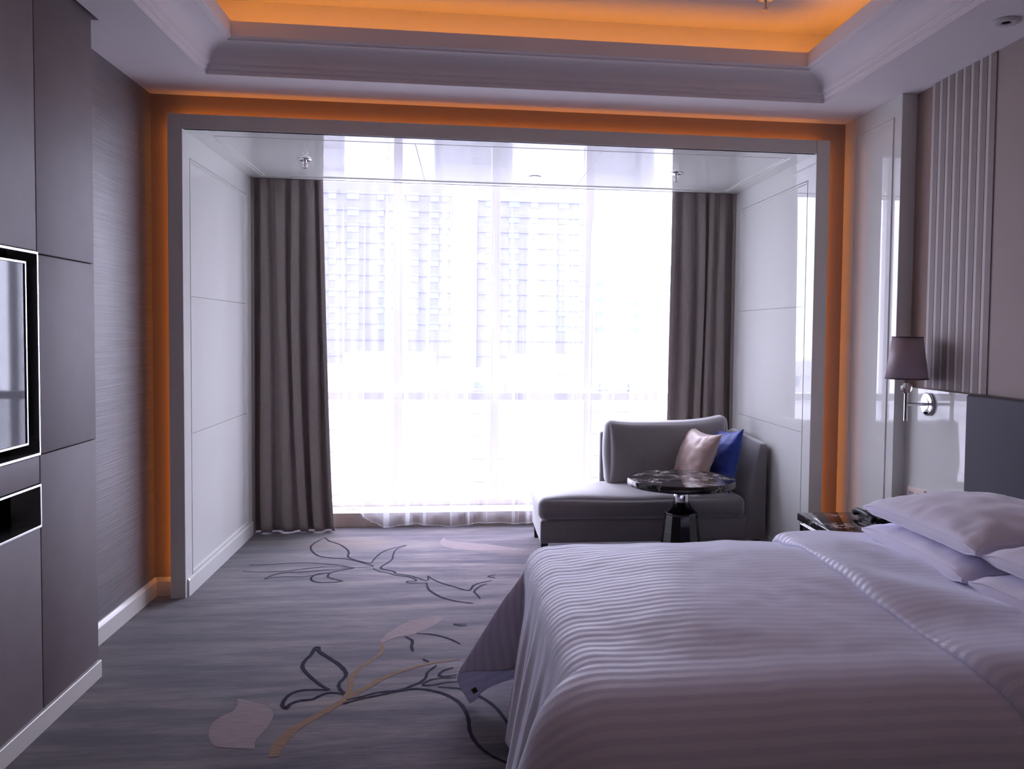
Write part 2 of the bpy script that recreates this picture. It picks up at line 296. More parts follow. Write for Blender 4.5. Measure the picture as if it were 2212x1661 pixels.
bm = B()
NX, NY = 2, 2
box(bm, -1.75, 2.45, -1.6, 7.05, -.08, 0)
def flat_poly(bm, P, z, mi):
    t = bmesh.new(); vs = [t.verts.new((p[0], p[1], z)) for p in P]
    t.faces.new(vs); bmesh.ops.triangulate(t, faces=list(t.faces))
    for f in t.faces:
        if f.normal.z < 0: f.normal_flip()
    merge(bm, t, mi)
def ribbon(bm, P, ws, z, mi):
    t = bmesh.new(); L = []; R = []
    for i, p in enumerate(P):
        a = Vector(P[max(0, i-1)][:2]); b = Vector(P[min(len(P)-1, i+1)][:2]); d = (b-a)
        d = d.normalized() if d.length > 1e-6 else Vector((1, 0)); n = Vector((-d.y, d.x))*ws[i]/2
        L.append(t.verts.new((p[0]+n.x, p[1]+n.y, z))); R.append(t.verts.new((p[0]-n.x, p[1]-n.y, z)))
    for i in range(len(P)-1):
        t.faces.new((L[i], R[i], R[i+1], L[i+1]))
    for f in t.faces:
        f.normal_update()
        if f.normal.z < 0: f.normal_flip()
    merge(bm, t, mi)
z = .0006
for P in BLOBS: flat_poly(bm, catmull([tuple(p[:2]) for p in P], 5, True), z, 2); z += .0001
for P in STEMS:
    Q = catmull([tuple(p) for p in P], 6); ribbon(bm, Q, [q[2] for q in Q], z, 3); z += .0001
for wd, P in LINES:
    Q = catmull([tuple(p[:2]) for p in P], 5)
    ws = [wd*(.75+.45*math.sin(PI*k/max(1, len(Q)-1))+.12*math.sin(k*1.7)) for k in range(len(Q))]
    ribbon(bm, Q, ws, z, 1); z += .00005
struct('floor', bm, [CARP, CARP_LINE, CARP_PINK, CARP_TAN], smooth='keep')

# ---- soffit ceiling (with the slot the cabinet runs up into) and recessed upper ceiling
CL, CR, CF, CN = -1.268, 1.914, 4.586, .30
bm = B()
box(bm, -1.484, CL, -1.5, 5.10, ZC, ZC+.10); box(bm, -1.78, -1.484, 3.868, 5.10, ZC, ZC+.10)
box(bm, CR, 2.42, -1.5, 5.10, ZC, ZC+.10); box(bm, CL, CR, CF, 5.10, ZC, ZC+.10); box(bm, CL, CR, -1.5, CN, ZC, ZC+.10)
struct('ceiling', bm, CEIL)
bm = B()
box(bm, -1.8, 2.45, -1.6, 5.1, 3.09, 3.16)
box(bm, CL-.09, CL-.03, CN-.09, CF+.09, ZC+.10, 3.09); box(bm, CR+.03, CR+.09, CN-.09, CF+.09, ZC+.10, 3.09)
box(bm, CL-.03, CR+.03, CF+.03, CF+.09, ZC+.10, 3.09); box(bm, CL-.03, CR+.03, CN-.09, CN-.03, ZC+.10, 3.09)
struct('ceiling_recess', bm, CEIL)
# crown moulding swept round the tray, with its light trough
prof = [(-.02, 2.714), (.0015, 2.7145), (.0015, 2.733), (.004, 2.737), (.014, 2.738), (.014, 2.756), (.018, 2.760), (.028, 2.762)]
prof += [(.028+.112*(1-math.cos(t*PI/2/9)), 2.762+.080*math.sin(t*PI/2/9)) for t in range(1, 10)]
prof += [(.140, 2.849), (.152, 2.851), (.160, 2.857), (.160, 2.927), (.148, 2.927), (.148, 2.885), (-.028, 2.885), (-.028, 2.80)]
bm = B(); rings = []
for o, z in prof:
    rings.append([bm.verts.new(p) for p in ((CL+o, CN+o, z), (CR-o, CN+o, z), (CR-o, CF-o, z), (CL+o, CF-o, z))])
for a, b in zip(rings, rings[1:]):
    for k in range(4): bm.faces.new((a[k], a[(k+1) % 4], b[(k+1) % 4], b[k]))
crown = struct('trim_1', bm, CEIL)
bm = B()
for (x0, x1, y0, y1) in ((CL+.15, CR-.15, CF-.115, CF-.103), (CL+.103, CL+.115, CN+.15, CF-.12), (CR-.115, CR-.103, CN+.15, CF-.12)):
    box(bm, x0, x1, y0, y1, 2.887, 2.895)
obj('led_strip', bm, LEDC, crown)

# ---- left wall, back wall round the niche, right wall, wall behind
bm = B(); box(bm, -1.78, XL, -1.6, 5.10, 0, 3.1); struct('wall_left', bm, WALLP)
bm = B(); box(bm, XL, -1.500, YW, 5.06, 0, ZC); box(bm, 2.040, XR+.02, YW, 5.06, 0, ZC); box(bm, -1.500, 2.040, YW, 5.06, 2.535, ZC)
struct('wall_window_side', bm, BRN)
bm = B(); box(bm, XR2, 2.45, -1.6, 5.06, 0, 3.1); wr = struct('wall_right', bm, BRN)
bm = B(); box(bm, 2.300, XR2, -1.5, 3.610, 1.212, ZC); obj('textile_panel', bm, HDW, wr)
bm = B(); box(bm, 2.296, XR2, -1.5, 4.327, 0, 1.204, .001, 1); obj('lacquer_dado', bm, GLOSS, wr)
bm = B(); p0, per = 3.622, .0665
box(bm, 2.302, XR2, p0-.010, p0+8*per+.006, 1.212, ZC)
for k in range(8):
    y = p0+k*per
    prism(bm, [(2.302, y+.002), (2.2975, y+.003), (2.296, y+.042), (2.302, y+.042)], 1.212, ZC-.001, 'z', 0)
    prism(bm, [(2.302, y+.042), (2.296, y+.042), (2.2965, y+.063), (2.302, y+.063)], 1.212, ZC-.001, 'z', 1)
obj('pleated_panel', bm, [RIB, RIBL], wr)
bm = B(); box(bm, -1.78, 2.45, -1.68, -1.6, 0, 3.1); struct('wall_entrance_side', bm, WALLP)
FILLG = emit('fill_lamp_glow', (1.0, .78, .68), 1.8)  # added fill light, not a known fitting; lifts the near side of the bed
bm = B(); lathe(bm, [(0, ZC-.002), (.30, ZC-.002), (.31, ZC-.010), (.305, ZC-.050), (.29, ZC-.06), (0, ZC-.062)], .3, -.6, 48)
tag(obj('added_fill_lamp', bm, FILLG, None, True), 'added round fill light on the ceiling at the entrance end, behind the view', 'lamp')

# ---- pilaster with its raised moulding
bm = B(); box(bm, XR, XR2, 4.327, YW, 0, ZC, .002, 1)
def mould(bm, X, sgn, y0, y1, z0, z1, wd=.016, t=.006):
    """rectangular picture-frame moulding on a wall at X, standing out by sgn*t"""
    def bar(pts): prism(bm, pts[0], pts[1], pts[2], pts[3])
    for (ya, yb) in ((y0, y0+wd), (y1-wd, y1)):
        prism(bm, [(X, ya), (X+sgn*t, ya+.3*wd), (X+sgn*t, ya+.6*wd), (X, yb)], z0, z1, 'z')
    for (za, zb) in ((z0, z0+wd), (z1-wd, z1)):
        t_ = bmesh.new(); q = [(X, za), (X+sgn*t, za+.3*wd), (X+sgn*t, za+.6*wd), (X, zb)]
        prism(t_, q, y0, y1, 'y'); merge(bm, t_)
mould(bm, XR, -1, 4.405, 4.865, .18, 2.612)
pil = struct('wall_pilaster', bm, GLOSS)

# ---- niche lining: boards, fields with fine joints
def lined(name, X, sgn):
    """side wall of the window niche; sgn points into the niche"""
    bm = B(); o = X-sgn*.03; f = X-sgn*.008
    a, b = min(o, X), max(o, X); c, d = min(o, f), max(o, f)
    box(bm, a, b, YP, 5.060, 0, NZ+.02); box(bm, a, b, 6.362, YQ, 0, NZ+.02)
    box(bm, a, b, 5.060, 6.362, 0, .100); box(bm, a, b, 5.060, 6.362, 2.392, NZ+.02)
    for (z0, z1) in ((.100, .8785), (.8805, 1.640), (1.642, 2.392)): box(bm, c, d, 5.060, 6.362, z0, z1, .0008, 1)
    box(bm, min(o, o-sgn*.01), max(o, o-sgn*.01), YP+.03, YQ, 0, NZ+.03)
    mould(bm, f, sgn, 5.060, 6.362, .100, 2.392, .022, .010)
    # low skirting board with a rounded top
    prism(bm, [(X, .0), (X+sgn*.010, .0), (X+sgn*.010, .105), (X+sgn*.004, .125), (X, .128)] if False else [(X, .0), (X+sgn*.010, .0), (X+sgn*.010, .088), (X+sgn*.003, .098), (X, .098)], YP+.03, YQ, 'y')
    return struct(name, bm, GLOSS)
lined('wall_niche_left', NXL, 1); lined('wall_niche_right', NXR, -1)
bm = B()
box(bm, NXL-.03, -1.392, YP, YQ, NZ, NZ+.03); box(bm, 1.930, NXR+.03, YP, YQ, NZ, NZ+.03)
box(bm, -1.392, 1.930, YP, 5.090, NZ, NZ+.03); box(bm, -1.392, 1.930, 6.352, YQ, NZ, NZ+.03)
box(bm, NXL-.03, NXR+.03, YP+.03, YQ, NZ+.03, NZ+.04)
for x0, x1 in ((-1.392, -.2825), (-.2805, .7985), (.8005, 1.930)): box(bm, x0, x1, 5.090, 6.352, NZ+.006, NZ+.03, .0008, 1)
for (x0, x1, y0, y1) in ((-1.372, -1.366, 5.11, 6.33), (1.904, 1.910, 5.11, 6.33), (-1.372, 1.91, 5.11, 5.116)):
    box(bm, x0, x1, y0, y1, NZ+.001, NZ+.008, .001, 1)
struct('ceiling_niche', bm, GLOSS)

# ---- portal frame standing off the wall, with hidden warm light behind
bm = B()
box(bm, -1.564, -1.4882, YP-.004, YP+.026, 0, 2.600, .0015, 1); box(bm, 2.0272, 2.108, YP-.004, YP+.026, 0, 2.600, .0015, 1)
box(bm, -1.4872, 2.0262, YP-.004, YP+.026, NZ, 2.600, .0015, 1)
portal = struct('trim_2', bm, TRIMW)
bm = B()
box(bm, -1.546, -1.540, YP+.032, YP+.040, .10, 2.57); box(bm, 2.084, 2.090, YP+.032, YP+.040, .10, 2.57); box(bm, -1.52, 2.06, YP+.032, YP+.040, 2.572, 2.578)
obj('led_strip', bm, LED, portal)

# ---- skirting
def skirting(name, P, nrm):
    """extruded skirting along P[0]-P[1] (x, y), nrm = direction into the room"""
    bm = B(); (x0, y0), (x1, y1) = P; pr = [(0, 0), (.014, 0), (.014, .080), (.009, .092), (.004, .100), (0, .102)]
    a = [bm.verts.new((x0+nrm[0]*d, y0+nrm[1]*d, z)) for d, z in pr]; b = [bm.verts.new((x1+nrm[0]*d, y1+nrm[1]*d, z)) for d, z in pr]
    for k in range(len(pr)): bm.faces.new((a[k], b[k], b[(k+1) % 6], a[(k+1) % 6]))
    bm.faces.new(a); bm.faces.new(b[::-1]); return struct(name, bm, TRIMW)
skirting('baseboard_left', ((XL, 3.842), (XL, YW)), (1, 0))
skirting('baseboard_window_side', ((XL, YW), (-1.50, YW)), (0, -1))
skirting('baseboard_window_side_right', ((2.04, YW), (XR, YW)), (0, -1))

# ---- curtain pocket, stone step, window
bm = B(); box(bm, -1.60, -1.518, YQ, 7.05, 0, 2.72); struct('wall_pocket_left', bm, CEIL)
bm = B(); box(bm, 2.057, 2.14, YQ, 7.05, 0, 2.72); struct('wall_pocket_right', bm, CEIL)
bm = B(); box(bm, -1.60, 2.14, YQ+.0, 7.05, 2.66, 2.72); box(bm, -1.52, 2.06, YQ-.02, YQ, NZ+.0, 2.66); struct('ceiling_pocket', bm, CEIL)
bm = B(); box(bm, -1.518, 2.057, 6.640, 7.04, 0, .108, .004, 2); struct('trim_3', bm, STONE)
bm = B(); YF0, YF1 = 6.90, 6.975
box(bm, -1.518, -1.46, YF0, YF1, .108, 2.66, .003, 1); box(bm, 2.0, 2.057, YF0, YF1, .108, 2.66, .003, 1)
box(bm, -1.46, 2.0, YF0, YF1, .108, .150, .003, 1); box(bm, -1.46, 2.0, YF0, YF1, 2.60, 2.66, .003, 1)
win = struct('window_1', bm, WPAINT)
for x in (-.505, .242, .980):
    bm = B(); box(bm, x-.034, x+.034, YF0, YF1, .150, 2.60, .004, 2); obj('mullion', bm, WPAINT, win)
bm = B(); box(bm, -1.46, 2.0, YF0-.03, YF1-.01, .935, .995, .004, 2); obj('transom', bm, WPAINT, win)
for x0, x1 in ((-1.46, -.539), (-.471, .208), (.276, .946), (1.014, 2.0)):
    bm = B(); box(bm, x0, x1, 6.94, 6.946, .150, 2.60); obj('pane', bm, PANE, win)

# ================================================================ CABINET WALL WITH TELEVISION
cab = thing('media_cabinet', 'taupe leatherette wall cabinet with seamed panels around the television recess', 'cabinet', (-1.60, 2.6, 0))
bm = B(); XB = -1.517
box(bm, XL, -1.645, -1.4, 3.838, 0, 2.83)
box(bm, -1.645, XB, 3.350, 3.838, .07, 2.83); box(bm, -1.645, XB, -1.4, 3.350, .07, .748)
box(bm, -1.645, XB, -1.4, 3.350, .896, 1.008); box(bm, -1.645, XB, -1.4, 3.350, 1.722, 2.83); box(bm, -1.645, XB, -1.4, 1.30, .748, 1.722)
obj('body', bm, DARK, cab)
for (y0, y1, z0, z1) in ((3.3535, 3.840, .078, 1.0015), (3.3535, 3.840, 1.0045, 1.7195), (3.3535, 3.840, 1.7225, 2.83),
                         (1.30, 3.3505, .078, .742), (1.30, 3.3505, .902, 1.0015), (1.30, 3.3505, 1.7295, 2.83), (-1.4, 1.297, .078, 2.83)):
    bm = B(); box(bm, XB, -1.504, y0, y1, z0, z1, .0035, 3); o = obj('panel', bm, CAB, cab, smooth=True)
bm = B(); box(bm, -1.667, -1.516, 3.838, 3.8405, .078, 2.83); obj('side_panel', bm, CAB, cab)
bm = B(); box(bm, -1.660, -1.496, -1.4, 3.850, 0, .073, .002, 1); obj('plinth', bm, TRIMW, cab)
def ring(bm, X0, X1, y0, y1, z0, z1, t):
    box(bm, X0, X1, y0, y1, z0, z0+t, .001, 1); box(bm, X0, X1, y0, y1, z1-t, z1, .001, 1)
    box(bm, X0, X1, y0, y0+t, z0+t, z1-t, .001, 1); box(bm, X0, X1, y1-t, y1, z0+t, z1-t, .001, 1)
bm = B(); ring(bm, -1.60, -1.4985, 1.30, 3.350, 1.004, 1.727, .009); obj('recess_frame', bm, STEEL, cab)['label'] = 'polished steel frame around the television recess'
bm = B(); ring(bm, -1.60, -1.4985, 1.30, 3.3505, .744, .900, .008); obj('shelf_frame', bm, STEEL, cab)['label'] = 'polished steel frame around the low dark shelf'
bm = B(); box(bm, -1.645, -1.640, 1.31, 3.345, 1.013, 1.718); box(bm, -1.645, -1.640, 1.31, 3.345, .752, .892); obj('recess_lining', bm, BLKG, cab)
tv = thing('television', 'flat television with thin silver bezel set in the wall cabinet recess', 'television', (-1.56, 2.5, 1.36))
bm = B(); box(bm, -1.560, -1.512, 1.95, 3.276, 1.052, 1.684, .003, 2); obj('housing', bm, BLK, tv)
bm = B(); ring(bm, -1.5125, -1.5065, 1.946, 3.280, 1.048, 1.688, .008); obj('bezel', bm, STEEL, tv)['label'] = 'silver bezel'
bm = B(); box(bm, -1.512, -1.5105, 1.955, 3.271, 1.057, 1.679); obj('screen', bm, SCREEN, tv)
bm = B(); box(bm, -1.64, -1.560, 2.4, 2.8, 1.2, 1.5); obj('wall_bracket', bm, BLK, tv)

# ================================================================ CEILING FITTINGS
def sprinkler(x, y, z, label, src=None):
    t = thing('fire_sprinkler', label, 'sprinkler', (x, y, z), 'ceiling fire sprinklers')
    bm = B(); lathe(bm, [(0, z), (.038, z), (.040, z-.003), (.034, z-.010), (.018, z-.012), (0, z-.012)], x, y, 32); obj('escutcheon', bm, CHROME, t, True)
    bm = B(); lathe(bm, [(0, z-.010), (.011, z-.010), (.011, z-.018), (.006, z-.024), (0, z-.024)], x, y, 16)
    tube(bm, catmull([(x-.009, y, z-.018), (x-.014, y, z-.028), (x-.013, y, z-.042), (x-.003, y, z-.054)], 4), .0022, 8)
    tube(bm, catmull([(x+.009, y, z-.018), (x+.014, y, z-.028), (x+.013, y, z-.042), (x+.003, y, z-.054)], 4), .0022, 8)
    obj('frame_arms', bm, CHROME, t, True)
    bm = B(); tube(bm, [(x, y, z-.022), (x, y, z-.050)], .0022, 8); obj('heat_bulb', bm, RED, t, True)
    bm = B(); lathe(bm, [(0, z-.053), (.014, z-.055), (.014, z-.057), (0, z-.058)], x, y, 16); obj('deflector', bm, CHROME, t, True)
    return t
RED = mat('red_glass_bulb', (.45, .06, .05), .2)
sprinkler(-.989, 5.702, NZ+.006, 'chrome fire sprinkler on the niche ceiling before the left drape')
sprinkler(1.381, 5.716, NZ+.006, 'chrome fire sprinkler on the niche ceiling before the right drape')
sprinkler(1.435, 4.165, 3.09, 'fire sprinkler on the raised ceiling at the top picture edge')
t = thing('recessed_downlight', 'small lit warm downlight in the glossy niche ceiling', 'downlight', (.474, 6.037, NZ))
bm = B(); z = NZ+.006; lathe(bm, [(.030, z-.001), (.032, z-.005), (.041, z-.004), (.043, z+.001)], .474, 6.037, 36); obj('trim_ring', bm, WHITEP, t, True)
bm = B(); lathe(bm, [(0, z-.002), (.022, z-.002), (.030, z-.001)], .474, 6.037, 32); obj('lens', bm, BULB, t)
t = thing('ceiling_speaker_cap', 'round white ceiling fitting with dark centre over the bed', 'ceiling fitting', (2.116, 3.284, ZC))
bm = B(); lathe(bm, [(.054, ZC), (.055, ZC-.004), (.048, ZC-.010), (.030, ZC-.0105), (.020, ZC-.009), (.020, ZC-.003)], 2.116, 3.284, 40); obj('flange', bm, WHITEP, t, True)
bm = B(); lathe(bm, [(0, ZC-.004), (.0205, ZC-.004)], 2.116, 3.284, 32); obj('dark_centre', bm, DARK, t)

# ================================================================ CURTAINS
def drape(name, label, xi_t, xo_t, xi_b, xo_b, n, yc, seed, bulge=0):
    """xi = fixed edge at the niche wall, xo = free edge; t top, b bottom"""
    rnd = random.Random(seed); ph = [0]
    for k in range(n*2): ph.append(ph[-1]+rnd.uniform(.55, 1.5))
    tot = ph[-1]; keys = [p/tot for p in ph]; amp = [rnd.uniform(.55, 1.0)*(1 if k % 2 else -1) for k in range(len(keys))]
    lean = [rnd.uniform(-.5, .5) for k in keys]
    NU, NV = n*24, 60; Z0, Z1 = .012, 2.60
    def f(i, j):
        s = i/NU; h = j/NV; z = Z0+(Z1-Z0)*h
        k = 0
        while k < len(keys)-2 and keys[k+1] < s: k += 1
        q = (s-keys[k])/(keys[k+1]-keys[k]); q2 = q*q*(3-2*q); a = amp[k]*(1-q2)+amp[k+1]*q2
        top = smoothstep(.86, 1.0, h)
        A = .044*(1-.35*top)*(1+.15*math.sin(3*h+k))
        xi = xi_b+(xi_t-xi_b)*h; xo = xo_b+(xo_t-xo_b)*(h**.6 if bulge else h)
        x = xi+(xo-xi)*s
        x += (xo-xi)/n*(.16+.10*math.sin(2.2*h+k*1.3))*math.sin(PI*2*q)*(.4+.6*abs(a))
        x += .010*math.sin(h*5+s*9+seed)*math.sin(PI*s)
        y = yc+A*a+.35*A*top*math.sin(s*n*PI*6)+.004*noise.noise(Vector((s*20, h*6, seed)))
        y += .003*noise.noise(Vector((s*60, h*14, seed+3)))
        if s > .97: y += .012*(s-.97)/.03
        return Vector((x, y, z-.006*noise.noise(Vector((s*12, 0, seed)))*(1-h)))
    bm = B(); grid(bm, NU, NV, f)
    o = obj(name, bm, DRAPE, None, smooth='keep'); mod = o.modifiers.new('cloth', 'SOLIDIFY'); mod.thickness = .004; mod.offset = 0
    tag(o, label, 'curtain', 'blackout drapes at the window')
drape('curtain', 'taupe blackout drape gathered at the left side of the window', -1.510, -1.004, -1.506, -.918, 5, 6.515, 3, 1)
drape('curtain', 'taupe blackout drape gathered at the right side behind the chaise', 2.050, 1.545, 2.046, 1.524, 5, 6.515, 12)

rnd = random.Random(8); npl = 17; amps = [rnd.uniform(.35, 1.0) for k in range(npl*2+2)]; shift = [rnd.uniform(-.3, .3) for k in range(npl*2+2)]
NU, NV = npl*16, 46
def sheer(i, j):
    s = i/NU; h = j/NV; p = s*npl*2; k = int(p); q = p-k; q2 = q*q*(3-2*q)
    a0 = amps[k]*(1 if k % 2 else -1); a1 = amps[k+1]*(1 if (k+1) % 2 else -1); a = a0*(1-q2)+a1*q2
    x = -1.02+2.60*s; g = 1-smoothstep(.80, 1, h)
    x += .035*math.sin(p*1.13+h*2.0)*math.sin(PI*s)*(.3+.7*g)*.8 + .018*a*math.cos(PI*q)*g*1.6
    y = 6.598+a*(.020+.010*g)*(1+.3*math.sin(h*4+k)) + .006*noise.noise(Vector((s*9, h*4, 1)))
    zb = .014+.012*math.sin(p*.9)+.016*max(0, math.sin(p*.33+1))
    lift = .105*smoothstep(-.56, -.82, -1.02+2.60*s); zb += lift
    return Vector((x, y, zb+(2.63-zb)*h))
bm = B(); grid(bm, NU, NV, sheer)
sh = obj('curtain', bm, SHEER, None, smooth='keep'); tag(sh, 'white sheer voile curtain hanging across the bright window', 'curtain')
bm = B(); V = [sheer(i, 0) for i in range(0, NU+1, 2)]
tube(bm, [v+Vector((0, 0, .004)) for v in V], .0022, 6)
VH = mat('voile_hem', (.80, .78, .84), .8); obj('hem', bm, VH, sh, True)

# ================================================================ CHAISE
ch = thing('chaise_longue', 'grey upholstered chaise with raised back and right arm by the window', 'chaise longue', (1.25, 5.95, 0))
def softbox(bm, x0, x1, y0, y1, z0, z1, r, crown=(0, 0), n=14, fn=None, mi=0):
    """rounded box; crown = bulge of the (top, sides)"""
    hx, hy, hz = (x1-x0)/2, (y1-y0)/2, (z1-z0)/2; c = Vector(((x0+x1)/2, (y0+y1)/2, (z0+z1)/2)); rr = min(r, hx*.99, hy*.99, hz*.99)
    def samp(h):
        e = [-h+rr*(1-math.cos(k*PI/8)) for k in range(5)]; mid = [-(h-rr)+2*(h-rr)*k/n for k in range(1, n)] if h > rr else []
        return sorted(set(round(v, 6) for v in e+mid+[-v for v in e]))
    S = (samp(hx), samp(hy), samp(hz)); H = (hx, hy, hz); cache = {}
    def vert(p):
        key = tuple(round(v, 5) for v in p)
        if key in cache: return cache[key]
        core = Vector([max(-(h-rr), min(h-rr, v)) for v, h in zip(p, H)]); d = Vector(p)-core
        q = core+(d.normalized()*rr if d.length > 1e-9 else Vector((0, 0, 0)))
        u, v, w_ = (p[k]/H[k] for k in range(3))
        q.z += crown[0]*max(0, w_)*(1-u**4)*(1-v**4)
        q.x += crown[1]*u*(1-v*v)*(1-w_*w_); q.y += crown[1]*v*(1-u**6)*(1-w_*w_)
        q = q+c
        if fn: q = fn(q)
        cache[key] = bm.verts.new(q); return cache[key]
    for ax in range(3):
        a, b = [(1, 2), (2, 0), (0, 1)][ax]
        for sg in (-1, 1):
            for i in range(len(S[a])-1):
                for j in range(len(S[b])-1):
                    q = []
                    for (ia, ib) in ((i, j), (i+1, j), (i+1, j+1), (i, j+1)):
                        p = [0, 0, 0]; p[ax] = sg*H[ax]; p[a] = S[a][ia]; p[b] = S[b][ib]; q.append(vert(p))
                    if sg < 0: q = q[::-1]
                    if len(set(q)) == 4:
                        f = bm.faces.new(q); f.smooth = True; f.material_index = mi
bm = B(); softbox(bm, .498, 1.985, 5.612, 6.290, .100, .250, .014, (0, .004)); obj('base', bm, SOFA, ch, 'keep')
def seatfn(q):
    q.z += .010*noise.noise(Vector((q.x*2.2, q.y*3, 0)))*(q.z-.25)/.14
    return q
bm = B(); softbox(bm, .486, 1.862, 5.598, 6.225, .252, .392, .042, (.034, .012), 22, seatfn); obj('seat_cushion', bm, SOFA, ch, 'keep')
bm = B()
P = [(.520, 5.618), (1.84, 5.618)]
for z_, y_ in ((.362, 5.5975), (.285, 5.5975)): tube(bm, [(.515, y_, z_), (1.0, y_-.004, z_), (1.5, y_-.004, z_), (1.835, y_, z_)], .0022, 6)
obj('piping', bm, SOFA, ch, True)
def armfn(q):   # inner face leans outward towards the top
    t = (q.z-.12)/.64
    q.x += .105*max(0, t)*(2.006-q.x)/.154
    q.z += .030*(q.y-5.6)/.7*max(0, t)
    return q
bm = B(); softbox(bm, 1.852, 2.006, 5.600, 6.300, .102, .745, .022, (.0, 0), 12, armfn); obj('arm', bm, SOFA, ch, 'keep')
bm = B(); softbox(bm, .975, 1.96, 6.215, 6.305, .140, .762, .022, (0, 0), 12); obj('backrest_frame', bm, SOFA, ch, 'keep')
def cushfn(q):
    u = (q.x-1.42)/.43; w_ = (q.z-.64)/.23
    cor = (abs(u)**5)*(abs(w_)**5)
    q.z += .016*max(0, w_)*u*abs(u) + .022*cor*(1 if w_ > 0 else -1) - .016*max(0, w_)*(1-u*u)
    q.y += .10*(q.z-.42) + .010*noise.noise(Vector((q.x*5, q.z*5, 2)))
    q.x += .012*u*(1-w_*w_)*-1 + .012*cor*(1 if u > 0 else -1)
    return q
bm = B(); softbox(bm, .990, 1.850, 5.945, 6.115, .418, .868, .048, (.0, .036), 20, cushfn); bc = obj('back_cushion', bm, SOFA, ch, 'keep')
for (x, y) in ((.530, 6.235), (.530, 5.665), (1.955, 6.235), (1.955, 5.665)):
    bm = B(); s = -1 if x < 1 else 1
    prism(bm, [(x-.024, .102), (x+.024, .102), (x+.014+s*.006, 0), (x-.014+s*.006, 0)], y-.022, y+.022, 'y'); obj('leg', bm, WOOD, ch)

# ---- scatter cushions
def cushion(bm, w_, h_, t_, M, ear=.035, n=26, seed=0, wr=.004, g=0.0, back=1.0):
    """knife-edge cushion in its own x (width), z (height), y (thickness)"""
    def pt(i, j, sg):
        u = -1+2*i/n; v = -1+2*j/n; u = math.sin(u*PI/2)*.35+u*.65; v = math.sin(v*PI/2)*.35+v*.65
        x = w_/2*u*(1-ear/w_*2*(1-v*v)**1.0); z = h_/2*v*(1-ear/h_*2*(1-u*u)**1.0)
        th = max(0, (1-abs(u)**2.4))**.55*max(0, (1-abs(v)**2.4))**.55
        cg = (1-.75*smoothstep(.80, 1, abs(u))*smoothstep(.80, 1, abs(v)))
        y = sg*(g/2*cg+t_/2*th*(back if sg > 0 else 1))
        edge = th*(1-th)*4
        y += sg*wr*noise.noise(Vector((u*3.5+seed, v*3.5, sg)))*min(1, th*3)
        y += sg*wr*.30*edge*edge*(math.sin(u*41+3*math.sin(u*5+seed))*(abs(v) > abs(u)) + math.sin(v*37+3*math.sin(v*6+seed))*(abs(u) >= abs(v)))
        return M @ Vector((x, y, z))
    A = [[None]*(n+1) for _ in range(n+1)]; Bk = [[None]*(n+1) for _ in range(n+1)]
    for i in range(n+1):
        for j in range(n+1):
            A[i][j] = bm.verts.new(pt(i, j, -1))
            bnd = i in (0, n) or j in (0, n)
            Bk[i][j] = A[i][j] if (bnd and g == 0) else bm.verts.new(pt(i, j, 1))
    for i in range(n):
        for j in range(n):
            for q in ((A[i][j], A[i+1][j], A[i+1][j+1], A[i][j+1]), (Bk[i][j+1], Bk[i+1][j+1], Bk[i+1][j], Bk[i][j])):
                f = bm.faces.new(q); f.smooth = True
    ringi = [(i, 0) for i in range(n)]+[(n, j) for j in range(n)]+[(n-i, n) for i in range(n)]+[(0, n-j) for j in range(n)]
    if g:
        for k in range(len(ringi)):
            a, b = ringi[k], ringi[(k+1) % len(ringi)]
            f = bm.faces.new((A[b[0]][b[1]], A[a[0]][a[1]], Bk[a[0]][a[1]], Bk[b[0]][b[1]])); f.smooth = True
    return ([A[i][j].co.copy() for i, j in ringi], [Bk[i][j].co.copy() for i, j in ringi])
def frame_from(c, yaw, lean, roll=0):
    return Matrix.Translation(c) @ Matrix.Rotation(yaw, 4, 'Z') @ Matrix.Rotation(lean, 4, 'X') @ Matrix.Rotation(roll, 4, 'Y')
def scatter(name, label, m_, M, seed, size=.43):
    t = thing(name, label, 'cushion', tuple(M.translation)); bm = B()
    a, b = cushion(bm, size, size, .17, M, .036, 30, seed, .008); obj('cover', bm, m_, t, 'keep')
    bm = B(); tube(bm, a, .0022, 6, closed=True); obj('seam', bm, m_, t, True)
scatter('scatter_cushion', 'blush pink satin cushion leaning before the blue one on the chaise', PINK, frame_from((1.575, 5.835, .618), math.radians(-74), math.radians(-20), math.radians(4)), 1)
scatter('scatter_cushion', 'royal blue satin cushion leaning against the chaise arm', BLUE, frame_from((1.775, 5.86, .612), math.radians(-82), math.radians(-14), math.radians(-3)), 5, .44)

# ================================================================ ROUND TABLE
TX, TY = 1.336, 5.255
tb = thing('pedestal_table', 'round dark marble-topped table with black faceted pedestal beside the chaise', 'table', (TX, TY, 0))
bm = B(); lathe(bm, [(0, .537), (.325, .537), (.334, .543), (.335, .552), (.334, .574), (.329, .580), (0, .580)], TX, TY, 96); obj('table_top', bm, MARB, tb, True)
bm = B(); lathe(bm, [(0, .537), (.030, .537), (.030, .520), (.052, .486), (0, .486)], TX, TY, 40); obj('neck', bm, BLKG, tb, True)
bm = B(); lathe(bm, [(0, .487), (.047, .487), (.048, .484), (.048, .438), (.047, .435), (0, .435)], TX, TY, 48); obj('collar', bm, CHROME, tb, True)
bm = B(); lathe(bm, [(0, .436), (.045, .436), (.050, .424), (.060, .405), (.078, .385), (.099, .371), (.101, .366), (.101, .358), (.108, .30), (.120, .20), (.134, .05), (.140, .012), (.140, 0), (0, 0)], TX, TY, 12, rot=.26)
o = obj('pedestal', bm, BLKG, tb)

